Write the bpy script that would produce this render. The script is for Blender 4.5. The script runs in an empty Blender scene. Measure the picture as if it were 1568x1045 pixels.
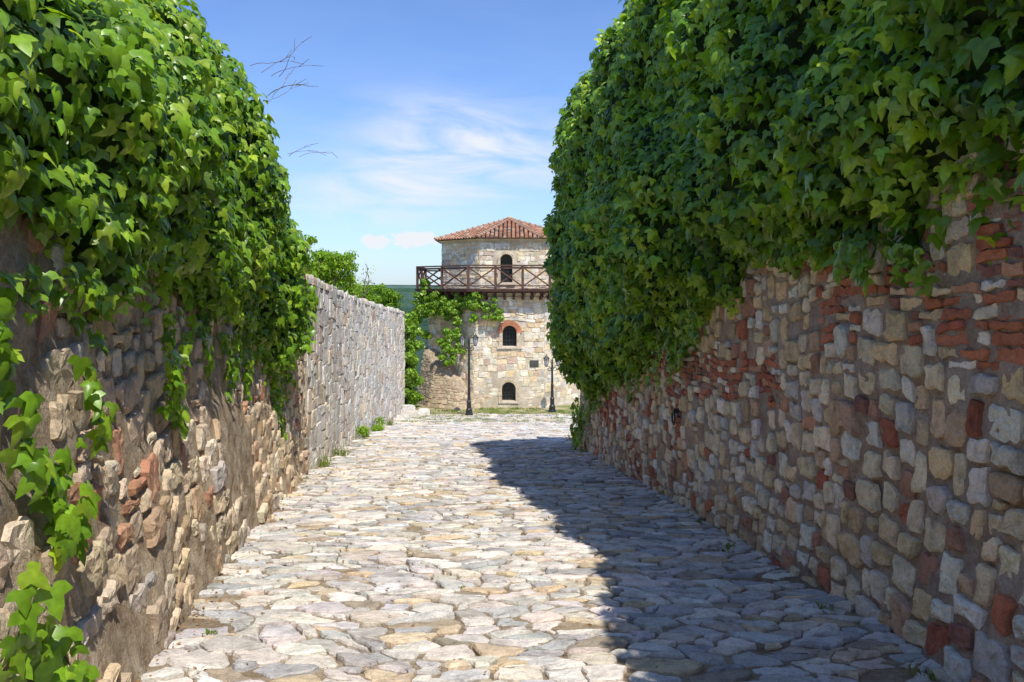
import bpy, bmesh, math, random
import numpy as np
from mathutils import Vector, Matrix
random.seed(7); rng=np.random.default_rng(7)
R=random.random; U=random.uniform
scene=bpy.context.scene
SUN=Vector((.27,-.58,1)).normalized()
# ------------------------------------------------------------------ helpers
def interp(xs,ys):
    xs=np.array(xs,float); ys=np.array(ys,float)
    return lambda v: np.interp(v,xs,ys)
def hash3(i,j,k,s=0):
    h=(i.astype(np.int64)*374761393+j.astype(np.int64)*668265263+k.astype(np.int64)*2147483647+s*974711)&0xffffffff
    h=((h^(h>>13))*1274126177)&0xffffffff
    h=((h^(h>>16))*2246822519)&0xffffffff
    return ((h^(h>>15))&0xffffff)/float(0xffffff)
def vnoise(x,y,z,s=0):
    x=np.asarray(x,float);y=np.asarray(y,float);z=np.asarray(z,float)
    x,y,z=np.broadcast_arrays(x,y,z)
    i=np.floor(x);j=np.floor(y);k=np.floor(z)
    fx=x-i;fy=y-j;fz=z-k
    fx=fx*fx*(3-2*fx);fy=fy*fy*(3-2*fy);fz=fz*fz*(3-2*fz)
    r=0
    for a in (0,1):
        for b in (0,1):
            for c in (0,1):
                w=(fx if a else 1-fx)*(fy if b else 1-fy)*(fz if c else 1-fz)
                r=r+w*hash3(i+a,j+b,k+c,s)
    return r*2-1
def fbm(x,y,z,s=0,o=3):
    r=0;a=1
    for n in range(o):
        r=r+a*vnoise(np.asarray(x)*2**n,np.asarray(y)*2**n,np.asarray(z)*2**n,s+n); a*=.5
    return r
def link(ob): scene.collection.objects.link(ob); return ob
def mesh_obj(name,verts,faces,mat=None,cols=None,smooth=False,parent=None):
    me=bpy.data.meshes.new(name); me.from_pydata([tuple(v) for v in verts],[],faces)
    if cols is not None:
        at=me.color_attributes.new("Col",'FLOAT_COLOR','POINT')
        c=np.ones((len(verts),4),np.float32); c[:,:3]=np.array(cols,np.float32); at.data.foreach_set('color',c.ravel())
    if smooth: me.polygons.foreach_set('use_smooth',[True]*len(me.polygons))
    me.update(); ob=bpy.data.objects.new(name,me); link(ob)
    if mat: me.materials.append(mat)
    if parent: ob.parent=parent
    return ob
def empty(name,loc=(0,0,0)):
    e=bpy.data.objects.new(name,None); link(e); return e
def grid_obj(name,P,mat,smooth=True,parent=None,cols=None):
    nu,nv=P.shape[:2]
    idx=np.arange(nu*nv).reshape(nu,nv)
    f=np.stack([idx[:-1,:-1],idx[1:,:-1],idx[1:,1:],idx[:-1,1:]],-1).reshape(-1,4)
    return mesh_obj(name,P.reshape(-1,3).tolist(),f.tolist(),mat,cols,smooth,parent)
# ------------------------------------------------------------------ materials
def newmat(name):
    m=bpy.data.materials.new(name); m.use_nodes=True; nt=m.node_tree; nt.nodes.clear()
    return m,nt,nt.nodes,nt.links
def N(nt,t,**k):
    n=nt.nodes.new(t)
    for a,b in k.items():
        if a in n.inputs: n.inputs[a].default_value=b
        else: setattr(n,a,b)
    return n
def noise(nt,co,scale,detail=4,rough=.6):
    n=N(nt,'ShaderNodeTexNoise'); n.inputs['Scale'].default_value=scale; n.inputs['Detail'].default_value=detail; n.inputs['Roughness'].default_value=rough
    nt.links.new(co,n.inputs['Vector']); return n.outputs['Fac']
def ramp(nt,f,stops):
    r=nt.nodes.new('ShaderNodeValToRGB'); e=r.color_ramp.elements
    while len(e)<len(stops): e.new(.5)
    for i,(p,c) in enumerate(stops):
        e[i].position=p; e[i].color=(c[0],c[1],c[2],1) if isinstance(c,(tuple,list)) else (c,c,c,1)
    nt.links.new(f,r.inputs['Fac']); return r.outputs['Color']
def mix(nt,a,b,f,mode='MIX'):
    m=nt.nodes.new('ShaderNodeMix'); m.data_type='RGBA'; m.blend_type=mode
    for s,v in ((m.inputs[0],f),(m.inputs[6],a),(m.inputs[7],b)):
        if isinstance(v,(int,float)): s.default_value=v
        elif isinstance(v,tuple): s.default_value=(*v[:3],1)
        else: nt.links.new(v,s)
    return m.outputs[2]
def bsdf_out(nt,col,rough=.9,bump=None,bstr=.5,bdist=.02,spec=.2):
    p=nt.nodes.new('ShaderNodeBsdfPrincipled'); o=nt.nodes.new('ShaderNodeOutputMaterial')
    if isinstance(col,tuple): p.inputs['Base Color'].default_value=(*col,1)
    else: nt.links.new(col,p.inputs['Base Color'])
    p.inputs['Roughness'].default_value=rough; p.inputs['Specular IOR Level'].default_value=spec
    if bump is not None:
        b=nt.nodes.new('ShaderNodeBump'); b.inputs['Strength'].default_value=bstr; b.inputs['Distance'].default_value=bdist
        nt.links.new(bump,b.inputs['Height']); nt.links.new(b.outputs[0],p.inputs['Normal'])
    nt.links.new(p.outputs[0],o.inputs[0]); return p
def addv(nt,a,b,wa=1,wb=1):
    m=nt.nodes.new('ShaderNodeMath'); m.operation='MULTIPLY_ADD'
    nt.links.new(b,m.inputs[0]); m.inputs[1].default_value=wb; nt.links.new(a,m.inputs[2]); return m.outputs[0]
def stone_mat(name,stain=(.35,.3,.25),s1=9,s2=60,bd=.02,stainlo=.55):
    m,nt,_,L=newmat(name)
    co=nt.nodes.new('ShaderNodeTexCoord').outputs['Object']
    at=N(nt,'ShaderNodeAttribute'); at.attribute_name='Col'
    n1=noise(nt,co,s1,6,.65); n2=noise(nt,co,s2,4,.7); n3=noise(nt,co,1.3,3,.6)
    c=mix(nt,at.outputs['Color'],ramp(nt,n1,[(.3,.64),(.5,1.0),(.72,1.22)]),1.0,'MULTIPLY')
    c=mix(nt,c,ramp(nt,n2,[(.3,.7),(.6,1.08)]),.85,'MULTIPLY')
    c=mix(nt,c,stain,ramp(nt,n3,[(stainlo,0),(stainlo+.25,.5)]))
    h=addv(nt,n1,n2,1,.35)
    bsdf_out(nt,c,.95,h,.9,bd,.1); return m
M_path=stone_mat('path_stone',(.46,.39,.30),7,50,.022,.56)
M_wallR=stone_mat('rubble_stone',(.44,.34,.24),10,70,.028,.58)
M_wallL=stone_mat('old_rubble_stone',(.46,.34,.22),8,55,.03,.46)
M_grey=stone_mat('grey_block_stone',(.52,.45,.36),9,60,.03)
M_tow=stone_mat('tower_stone',(.58,.47,.33),4,20,.03,.6)
def mortar_mat(name,c1,c2,c3,sc=6,bd=.03):
    m,nt,_,L=newmat(name); co=nt.nodes.new('ShaderNodeTexCoord').outputs['Object']
    a=noise(nt,co,sc,8,.7); b=noise(nt,co,1.1,4,.6); d=noise(nt,co,45,4,.7)
    c=ramp(nt,a,[(.3,c1),(.52,c2),(.72,c3)])
    c=mix(nt,c,ramp(nt,b,[(.35,.8),(.65,1.15)]),1.0,'MULTIPLY')
    c=mix(nt,c,ramp(nt,d,[(.3,.65),(.6,1.1)]),.8,'MULTIPLY')
    bsdf_out(nt,c,.95,addv(nt,a,d,1,.4),1.0,bd,.05); return m
M_morR=mortar_mat('mortar_grey',(.34,.22,.15),(.49,.38,.29),(.57,.48,.39),7,.05)
M_morL=mortar_mat('mortar_tan',(.25,.16,.10),(.52,.41,.28),(.66,.57,.44),6,.07)
M_morG=mortar_mat('mortar_pale',(.46,.39,.30),(.60,.53,.43),(.66,.60,.51))
M_morT=mortar_mat('mortar_tower',(.52,.43,.31),(.62,.53,.40),(.68,.60,.48),3)
M_dirt=mortar_mat('path_dirt',(.20,.14,.085),(.35,.27,.18),(.46,.39,.29),6,.03)
def leaf_mat(name,trans=.3,rough=.42,spec=.35):
    m,nt,_,L=newmat(name)
    at=N(nt,'ShaderNodeAttribute'); at.attribute_name='Col'
    co=nt.nodes.new('ShaderNodeTexCoord').outputs['Object']
    c=mix(nt,at.outputs['Color'],ramp(nt,noise(nt,co,30,2,.5),[(.3,.8),(.7,1.2)]),1.0,'MULTIPLY')
    p=nt.nodes.new('ShaderNodeBsdfPrincipled'); L.new(c,p.inputs['Base Color']); p.inputs['Roughness'].default_value=rough
    p.inputs['Specular IOR Level'].default_value=spec
    t=nt.nodes.new('ShaderNodeBsdfTranslucent'); L.new(mix(nt,c,(1.9,1.7,.35),1.0,'MULTIPLY'),t.inputs['Color'])
    s=nt.nodes.new('ShaderNodeMixShader'); s.inputs[0].default_value=trans
    L.new(p.outputs[0],s.inputs[1]); L.new(t.outputs[0],s.inputs[2])
    o=nt.nodes.new('ShaderNodeOutputMaterial'); L.new(s.outputs[0],o.inputs[0]); return m
M_leaf=leaf_mat('ivy_leaf',.34,.34,.5)
M_tleaf=leaf_mat('tree_leaf',.4,.6)
def simple(name,c1,c2,sc=8,rough=.8,bd=.01,spec=.2,metal=0):
    m,nt,_,L=newmat(name); co=nt.nodes.new('ShaderNodeTexCoord').outputs['Object']
    a=noise(nt,co,sc,5,.6)
    p=bsdf_out(nt,ramp(nt,a,[(.3,c1),(.7,c2)]),rough,a,.5,bd,spec); p.inputs['Metallic'].default_value=metal; return m
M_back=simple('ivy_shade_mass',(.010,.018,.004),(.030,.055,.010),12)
M_stem=simple('vine_stem',(.12,.07,.035),(.24,.16,.09),20)
M_bark=simple('bark',(.10,.07,.045),(.22,.17,.12),15)
M_wood=simple('dark_timber',(.07,.035,.027),(.16,.09,.07),10)
M_iron=simple('black_iron',(.012,.013,.014),(.03,.03,.032),20,.45,.003,.5)
M_glass=simple('window_dark',(.01,.012,.016),(.03,.034,.04),3,.15,.001,.5)
M_lglass=simple('lantern_glass',(.45,.47,.48),(.6,.62,.63),3,.1,.001,.5)
M_plaq=simple('plaque_stone',(.05,.055,.05),(.12,.12,.11),30,.4)
m,nt,_,L=newmat('grassy_ground'); co=nt.nodes.new('ShaderNodeTexCoord').outputs['Object']
a=noise(nt,co,.8,6,.65); b=noise(nt,co,14,4,.7)
c=ramp(nt,a,[(.38,(.46,.38,.25)),(.5,(.34,.31,.15)),(.64,(.14,.20,.05))])
c=mix(nt,c,ramp(nt,b,[(.3,.6),(.65,1.2)]),.8,'MULTIPLY'); bsdf_out(nt,c,.95,b,.6,.04); M_ground=m
m,nt,_,L=newmat('forest_hills'); co=nt.nodes.new('ShaderNodeTexCoord').outputs['Object']
a=noise(nt,co,.06,8,.75); b=noise(nt,co,.004,3,.5)
c=ramp(nt,a,[(.38,(.03,.065,.05)),(.52,(.06,.12,.07)),(.68,(.11,.17,.10))]); c=mix(nt,c,(.14,.21,.20),ramp(nt,b,[(.45,0),(.6,.6)]))
bsdf_out(nt,c,1,a,1,8,0); M_hill=m
m,nt,_,L=newmat('roof_tile'); at=N(nt,'ShaderNodeAttribute'); at.attribute_name='Col'; co=nt.nodes.new('ShaderNodeTexCoord').outputs['Object']
c=mix(nt,at.outputs['Color'],ramp(nt,noise(nt,co,6,5,.7),[(.3,.6),(.65,1.15)]),1.0,'MULTIPLY'); bsdf_out(nt,c,.9); M_tile=m
# ------------------------------------------------------------------ site functions
SL=.12
def gz(x,y):
    y=np.asarray(y,float)
    k=1.5; t=(38-y)/k
    z=-SL*(38-k*np.log1p(np.exp(np.clip(t,-40,40))))
    z=np.where(t>40,-SL*y,z)
    z=z-np.where(y>56,((y-56)*.25),0)
    return np.maximum(z,-60)
wl=interp([-6,0,4.5,6.5,11.3,14.9,23.3,30,39,44],[-.9,-1.42,-2.23,-2.6,-3.4,-3.86,-4.62,-5.0,-5.25,-5.3])
wr=interp([-6,0,4.5,8,10.7,14.9,20,24],[2.9,2.75,2.66,2.56,2.42,2.16,1.92,1.8])
# ------------------------------------------------------------------ stones builder
class Acc:
    def __init__(s): s.v=[];s.f=[];s.c=[]
def chaikin(p,a=.22):
    o=[]
    n=len(p)
    for i in range(n):
        x0,y0=p[i];x1,y1=p[(i+1)%n]
        o.append((x0+(x1-x0)*a,y0+(y1-y0)*a)); o.append((x1+(x0-x1)*a,y1+(y0-y1)*a))
    return o
def rough(p,step,jit):
    o=[];n=len(p)
    for i in range(n):
        x0,y0=p[i];x1,y1=p[(i+1)%n]; l=math.hypot(x1-x0,y1-y0); k=max(1,int(l/step))
        for q in range(k):
            t=q/k; o.append((x0+(x1-x0)*t+U(-jit,jit),y0+(y1-y0)*t+U(-jit,jit)))
    return o
def add_stone(A,poly,M,gap,h,col,bev=.02,step=.09,jit=.006,hj=.006,tilt=.05,ch=.2,base=-.02,inner=True):
    if len(poly)<3: return
    p=rough(chaikin(poly,ch),step,jit); n=len(p)
    cx=sum(q[0] for q in p)/n; cy=sum(q[1] for q in p)/n
    r=sum(math.hypot(q[0]-cx,q[1]-cy) for q in p)/n
    if r<gap*1.5: return
    def ring(off,hh,j,k):
        o=[]
        for (x,y) in p:
            dx=x-cx;dy=y-cy;l=math.hypot(dx,dy)+1e-6; s=max(.05,1-off/max(l,.01))*k
            X=cx+dx*s;Y=cy+dy*s
            o.append((X,Y,hh+U(-j,j)+(tx*dx+ty*dy if hh>0 else 0)))
        return o
    tx=U(-tilt,tilt);ty=U(-tilt,tilt)
    rings=[ring(gap,base,0,1),ring(gap,h*.55,hj*.5,1),ring(gap+bev,h,hj,1)]
    if inner: rings.append(ring(gap+bev,h*1.06,hj,.55))
    b=len(A.v)
    for rg in rings:
        for q in rg: A.v.append(M(*q)); A.c.append(col)
    A.v.append(M(cx,cy,h*1.08+U(-hj,hj))); A.c.append(col)
    for k in range(len(rings)-1):
        for i in range(n):
            j=(i+1)%n; A.f.append((b+k*n+i,b+k*n+j,b+(k+1)*n+j,b+(k+1)*n+i))
    k=len(rings)-1;ce=b+len(rings)*n
    for i in range(n): A.f.append((b+k*n+i,b+k*n+(i+1)%n,ce))
def clip(poly,nx,ny,d):
    o=[];n=len(poly)
    for i in range(n):
        a=poly[i];b=poly[(i+1)%n]; da=a[0]*nx+a[1]*ny-d; db=b[0]*nx+b[1]*ny-d
        if da<=0: o.append(a)
        if (da<0<db) or (db<0<da):
            t=da/(da-db); o.append((a[0]+(b[0]-a[0])*t,a[1]+(b[1]-a[1])*t))
    return o
def voro(u0,u1,v0,v1,su,sv,jit=.42,wt=.25,vj=.8):
    nu=int((u1-u0)/su)+1;nv=int((v1-v0)/sv)+1
    pts={}
    for j in range(-2,nv+2):
        ro=U(0,1)
        for i in range(-2,nu+2):
            pts[(i,j)]=((i+ro*.6+.2*(j%2)+U(-jit,jit)),(j+U(-jit,jit)*vj),U(0,wt)**1.0*(1 if R()<.8 else 1.6))
    out=[]
    for j in range(nv):
        for i in range(nu):
            x,y,w=pts[(i,j)]
            poly=[(x-1.6,y-1.6),(x+1.6,y-1.6),(x+1.6,y+1.6),(x-1.6,y+1.6)]
            for dj in (-2,-1,0,1,2):
                for di in (-2,-1,0,1,2):
                    if (di or dj) and (i+di,j+dj) in pts:
                        X,Y,W=pts[(i+di,j+dj)]; dx=X-x;dy=Y-y
                        d=(X*X+Y*Y-x*x-y*y+w-W)/2
                        poly=clip(poly,dx,dy,d)
                        if len(poly)<3: break
                if len(poly)<3: break
            if len(poly)>=3: out.append([(u0+a*su,v0+b*sv) for a,b in poly])
    return out
def pack(u0,u1,v0,v1,un,sizes,brickf=None,jit=.014):
    nu=int((u1-u0)/un);nv=int((v1-v0)/un); occ=np.zeros((nu,nv),bool); out=[]
    cj={}
    def C(i,j):
        if (i,j) not in cj:
            a=u0+i*un;b=v0+j*un
            cj[(i,j)]=(a+U(-jit,jit)+.035*math.sin(b*2.3+a*.6),b+U(-jit,jit)+.04*math.sin(a*1.1+b*.8)+.025*math.sin(a*3.1+1))
        return cj[(i,j)]
    for j in range(nv):
        i=0
        while i<nu:
            if occ[i,j]: i+=1; continue
            br=brickf is not None and brickf(u0+i*un,v0+j*un)
            w,h=(random.choice([2,3,3,4]),1) if br else random.choice(sizes)
            w=min(w,nu-i);h=min(h,nv-j); ww=0
            while ww<w and not occ[i+ww,j]: ww+=1
            w=ww; 
            rest=0
            while i+w+rest<nu and rest<2 and not occ[i+w+rest,j]: rest+=1
            if rest==1 and (i+w+1>=nu or occ[i+w+1,j]): w+=1
            hh=1
            while hh<h and not occ[i:i+w,j+hh].any(): hh+=1
            h=hh; occ[i:i+w,j:j+h]=True
            out.append(([C(i,j),C(i+w,j),C(i+w,j+h),C(i,j+h)],br,w,h)); i+=w
    return out
def vary(c,a=.12,w=.04):
    k=1+U(-a,a); return (max(0,c[0]*k*(1+U(-w,w))),max(0,c[1]*k),max(0,c[2]*k*(1+U(-w,w))))
def pick(tab):
    r=R()*sum(t[0] for t in tab)
    for w,c in tab:
        r-=w
        if r<=0: return vary(c)
    return vary(tab[-1][1])
def courses(u0,u1,v0,v1,hr,wr_,brick=0.,jit=.02):
    out=[];v=v0
    while v<v1:
        h=U(*hr); isb=R()<brick*.6
        if isb: h=U(.06,.1)
        u=u0-U(0,.3)
        while u<u1:
            w=U(*wr_)*(1 if not isb else .9)
            if not isb and h>.2 and R()<.18:
                s=U(.4,.6); out.append(([(u,v),(u+w,v),(u+w,v+h*s),(u,v+h*s)],False)); out.append(([(u,v+h*s),(u+w,v+h*s),(u+w,v+h),(u,v+h)],False))
            else: out.append(([(u,v),(u+w,v),(u+w,v+h),(u,v+h)],isb))
            u+=w
        v+=h
    res=[]
    for p,b in out:
        j=jit*(.4 if b else 1)
        res.append(([(a+U(-j,j)+0.05*math.sin(b_*2.1+a*.7),b_+U(-j,j)+.05*math.sin(a*1.3+b_*.8)+.03*math.sin(a*3.7)) for a,b_ in p],b))
    return res
def finish(A,name,mat,parent=None,smooth=False): return mesh_obj(name,A.v,A.f,mat,A.c,smooth,parent)
def cen_(p): return sum(q[0] for q in p)/len(p),sum(q[1] for q in p)/len(p)
# ------------------------------------------------------------------ ground
ys=np.concatenate([[-400,-150,-60,-20],np.arange(-10,60,1.),np.array([62,66,72,80,95,120,160,220,300,400,600,900,1400,2200,3500,6000])])
xs=np.concatenate([[-6000,-3000,-1500,-700,-300,-120,-50,-25],np.arange(-14,15,2.),[25,50,120,300,700,1500,3000,6000]])
P=np.zeros((len(xs),len(ys),3)); P[...,0]=xs[:,None];P[...,1]=ys[None];P[...,2]=gz(0,ys)[None]
grid_obj('ground',P,M_ground)
ys=np.arange(-3,39.01,.25); t=np.linspace(0,1,25)
P=np.zeros((len(t),len(ys),3)); 
L0=wl(ys)+0.02; R0=np.where(ys<23,wr(ys)-.02,wr(ys)+np.clip(ys-23,0,3)*1.2)
P[...,0]=L0[None]+(R0-L0)[None]*t[:,None];P[...,1]=ys[None]
P[...,2]=gz(0,ys)[None]+.008+.004*vnoise(P[...,0]*3,P[...,1]*3,0)
path=empty('cobblestone_path')
grid_obj('path_bed',P,M_dirt,parent=path)
A=Acc()
ptab=[(5,(.68,.62,.54)),(4,(.58,.55,.51)),(2.2,(.73,.68,.60)),(1.5,(.62,.50,.34)),(1.8,(.46,.44,.42)),(1,(.60,.51,.42)),(.8,(.42,.35,.26))]
def Mp(x,y,h):
    return (x,y,float(-SL*y if y<30 else gz(x,y))+h+.006)
def pathzone(y0,y1,su,sv,**k):
    a=float(min(wl(y0),wl(y1)))-.2;b=float(max(wr(y0),wr(y1)))+.2
    if y1>23: b+=3.5
    for p in voro(a,b,y0,y1,su,sv,.5,.62,1.0):
        cx,cy=cen_(p)
        lim=float(wr(cy))-.03 if cy<23 else float(wr(cy))+min(3,cy-23)*1.2
        if cx<float(wl(cy))+.08 or cx>lim: continue
        if cy>y1+.05 or cy<y0-.05: continue
        e=min(cx-float(wl(cy)),9)
        if e<.4 and R()<.15: continue
        if R()<.01: continue
        hb=.014*float(vnoise(cx*1.3,cy*1.3,0,77)); sh=U(.84,1)
        p=[(cx+(x-cx)*sh,cy+(y-cy)*sh) for x,y in p]
        p=[(x+.07*math.sin(y*2.3+x)+.04*math.sin(y*6.1+x*3),y+.06*math.sin(x*2.7)+.03*math.sin(x*7.3+y*2)) for x,y in p]
        add_stone(A,p,lambda x,y,h:Mp(x,y,h+hb),U(.002,.014),U(.014,.040),vary(pick(ptab),.13),bev=U(.005,.018),step=k.get('step',.05),jit=.013,hj=.004,tilt=.06,ch=U(.04,.13),inner=k.get('inner',True))
pathzone(1.5,9,.24,.145)
pathzone(9,20,.26,.17,step=.11)
pathzone(20,38.5,.34,.25,step=.2,inner=False)
finish(A,'cobbles',M_path,path,False)
# ------------------------------------------------------------------ walls
def wall_solid(name,fn,side,u0,u1,top,bot,th,disp,mat,du=.07,dv=.07,parent=None):
    us=np.arange(u0,u1+1e-6,du); n=int(max((top(u)-bot(u)) for u in us)/dv)
    cols=[]
    def col(u,depth):
        b=float(bot(u));t=float(top(u)); vs=np.linspace(b,t,n)
        x0=float(fn(u)); front=np.stack([x0+side*(-disp(np.full(n,u),vs)+depth),np.full(n,u),vs],-1)
        back=np.array([[x0+side*th,u,t],[x0+side*th,u,b]])
        return np.concatenate([front,back])
    cols.append(col(u0,th-.01)); 
    for u in us: cols.append(col(u,0))
    cols.append(col(us[-1],th-.01))
    return grid_obj(name,np.array(cols),mat,True,parent)
# right wall
lowR=lambda u,v: .05*fbm(np.asarray(u)*1.1,np.asarray(v)*1.1,0,5,2)+np.clip((-SL*np.asarray(u)+.7-np.asarray(v)),0,1.)*.12
dR=lambda u,v: lowR(u,v)+.018*fbm(np.asarray(u)*7,np.asarray(v)*7,0,9,3)
topR=interp([-3,8,22],[3.2,3.2,1.2])
RW=empty('rubble_stone_wall')
wall_solid('wall_core',wr,1,-3,22,topR,lambda u: -SL*u-.4,.8,dR,M_morR,.05,.05,parent=RW)
rtab=[(5,(.84,.69,.47)),(3,(.76,.56,.33)),(1.9,(.66,.59,.50)),(3.0,(.86,.77,.62)),(1.3,(.58,.40,.25)),(.9,(.48,.26,.17))]
btab=[(3,(.54,.20,.11)),(2,(.44,.15,.09)),(1,(.62,.32,.19)),(1,(.34,.16,.12))]
def MR(u,v,h): return (float(wr(u))-h,u,v)
def brf(u,v):
    return float(vnoise(u*.8,v*1.5,3,14))+.7*float(vnoise(u*2.6,v*3.6,5,4))+.36*min(1,max(-1,(v+SL*u-1.25)/.8))>.50
A=Acc()
sz=[(3,2),(4,3),(3,3),(4,2),(3,3),(4,3),(2,2),(3,2),(5,3),(4,3),(2,3),(2,2),(3,4),(2,1)]
for p,b,w,h in pack(1.2,21.9,-3.1,2.6,.074,sz,brf,.018):
    p=[(a,c-.05*(a-8)) for a,c in p]
    u,v=cen_(p)
    if v<-SL*u-.25 or v>topR(u)-.2: continue
    d=float(lowR(u,v))
    if R()<.04: continue
    if b: add_stone(A,p,lambda a,c,h,d=d:MR(a,c,h+d),U(.008,.018),U(.004,.03),pick(btab if R()<.7 else rtab),bev=.009,step=.06 if u<9 else .2,jit=.010,hj=.006,tilt=.1,ch=.14,inner=False)
    else:
        s=U(.78,.96); p=[(u+(a-u)*s,v+(c-v)*s) for a,c in p]
        add_stone(A,p,lambda a,c,h,d=d:MR(a,c,h+d),U(.004,.014),U(.014,.05),vary(pick(rtab) if R()<.92 else pick(btab),.08),bev=U(.008,.026),step=.055 if u<9 else .13,jit=.015,hj=.009,tilt=.09,ch=U(.06,.2))
finish(A,'wall_stones',M_wallR,RW)
# left old wall
def batter(u,v): 
    u=np.asarray(u,float);v=np.asarray(v,float)
    return (.14-.17*np.clip(v+SL*u,0,3.2))*np.clip((14.5-u)/3,0,1)
lowL=lambda u,v: .06*fbm(np.asarray(u)*.8,np.asarray(v)*.9,0,15,2)+batter(u,v)
dL=lambda u,v: lowL(u,v)+.030*fbm(np.asarray(u)*4,np.asarray(v)*3,0,19,4)
topL=interp([-3,10,12,15],[2.7,2.6,2.2,1.95])
LW=empty('old_ruined_wall')
wall_solid('wall_core',wl,-1,-3,15.0,topL,lambda u:-SL*u-.4,.9,dL,M_morL,.035,.035,parent=LW)
ltab=[(3,(.66,.52,.34)),(3,(.56,.44,.31)),(1.8,(.72,.61,.45)),(1.6,(.50,.36,.23)),(1.0,(.46,.23,.14)),(1.,(.50,.44,.37))]
A=Acc(); wls=lambda u: float(wl(u))
for p,b,w,h in pack(1.5,14.9,-2.5,2.4,.078,[(3,2),(4,2),(4,3),(5,3),(3,3),(2,2),(5,4),(4,3),(3,1)],None,.024):
    u,v=cen_(p)
    if v<-SL*u-.2 or v>topL(u)-.05: continue
    if vnoise(u*1.1,v*1.1,8,3)>.34 or R()<.14: continue
    d=float(lowL(u,v)+.012*fbm(u*4,v*3,0,19,2))
    sl=U(.8,1)
    p=[(u+(a-u)*sl,v+(c-v)*sl) for a,c in p]
    add_stone(A,p,lambda a,c,h,d=d:(wls(a)+h+d,a,c),U(.004,.012),U(.012,.028) if R()<.9 else .045,vary(pick(ltab),.1),bev=U(.010,.022),step=.05 if u<8 else .1,jit=.015,hj=.008,tilt=.10,ch=U(.06,.18),base=-.06)
finish(A,'wall_stones',M_wallL,LW)
# grey wall
dG=lambda u,v: .02*fbm(np.asarray(u)*1.,np.asarray(v)*1.,0,25,2)+.012*fbm(np.asarray(u)*8,np.asarray(v)*8,0,29,2)
topG=interp([15,39],[1.80,.38])
GW=empty('stone_boundary_wall')
wall_solid('wall_core',wl,-1,15.02,39,topG,lambda u:float(gz(0,u))-.4,.55,dG,M_morG,.12,.1,parent=GW)
gtab=[(3,(.70,.63,.53)),(3,(.76,.70,.59)),(1.5,(.60,.56,.49)),(1.4,(.74,.62,.46)),(.6,(.62,.47,.35))]
A=Acc()
for p,b,w,h in pack(15.05,38.9,-5.6,2.3,.115,[(4,3),(5,3),(3,3),(5,4),(4,2),(5,4),(3,2),(6,3),(2,2),(4,4)],None,.018):
    p=[(a,c-.04*(a-26)) for a,c in p]
    u,v=cen_(p)
    if v<float(gz(0,u))-.2 or v>topG(u)-.05 or R()<.03: continue
    add_stone(A,p,lambda a,c,h:(wls(a)+h,a,c),U(.004,.015),U(.010,.032),vary(pick(gtab),.08),bev=U(.010,.02),step=.14,jit=.014,hj=.006,tilt=.05,ch=.08)
u=15.05
while u<38.8:
    w=U(.25,.6)
    for (a0,a1) in ((-.03,.27),(.28,.57)):
        add_stone(A,[(u,a0),(u+w,a0),(u+w,a1),(u,a1)],lambda a,c,h:(wls(a)-c,a,float(topG(a))+h),.01,U(.04,.17),pick(gtab),bev=.02,step=.15,jit=.01,hj=.01,tilt=.08,ch=.1)
    u+=w
finish(A,'wall_stones',M_grey,GW)
# ------------------------------------------------------------------ leaves
lv=[(0,0,0),(.20,.13,-.03),(.42,.06,-.08),(.58,-.24,-.16),(.27,-.34,-.05),(.22,-.62,-.08),(0,-1.06,-.22),(-.22,-.62,-.08),(-.27,-.34,-.05),(-.58,-.24,-.16),(-.42,.06,-.08),(-.20,.13,-.03),(0,-.38,.05)]
LV=np.array(lv); LV[:,1]+=.3
LF=np.array([(i,(i+1)%12,12) for i in range(12)])
SV=np.array([(0,.3,0),(.34,-.05,-.08),(.2,-.5,-.06),(0,-.8,-.15),(-.2,-.5,-.06),(-.34,-.05,-.08)]); SF=np.array([(0,1,2),(0,2,3),(0,3,4),(0,4,5)])
def nrm(a): return a/(np.linalg.norm(a,axis=-1,keepdims=True)+1e-9)
def emit(name,P,Nn,T,size,col,mat,kind='ivy',parent=None):
    V,F=(LV,LF) if kind=='ivy' else (SV,SF)
    n=len(P); Nn=nrm(Nn); T=nrm(T-Nn*(T*Nn).sum(-1,keepdims=True)); B=np.cross(T,Nn)
    asp=rng.uniform(.85,1.15,(n,1)); zz=rng.uniform(.4,2.,(n,1))
    X=(P[:,None]+size[:,None,None]*(V[None,:,0:1]*B[:,None]*asp[:,None]-V[None,:,1:2]*T[:,None]+V[None,:,2:3]*Nn[:,None]*zz[:,None]))
    nv=len(V); me=bpy.data.meshes.new(name)
    me.vertices.add(n*nv); me.vertices.foreach_set('co',X.astype(np.float32).ravel())
    FF=(F[None]+np.arange(n)[:,None,None]*nv).reshape(-1,3)
    me.loops.add(len(FF)*3); me.loops.foreach_set('vertex_index',FF.astype(np.int32).ravel())
    me.polygons.add(len(FF)); me.polygons.foreach_set('loop_start',np.arange(0,len(FF)*3,3,dtype=np.int32)); me.polygons.foreach_set('loop_total',np.full(len(FF),3,np.int32))
    me.update(calc_edges=True); me.validate()
    at=me.color_attributes.new("Col",'FLOAT_COLOR','POINT'); c=np.ones((n,nv,4),np.float32); c[...,:3]=col[:,None]
    at.data.foreach_set('color',c.ravel()); me.materials.append(mat)
    ob=bpy.data.objects.new(name,me); link(ob); ob.parent=parent; return ob
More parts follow.
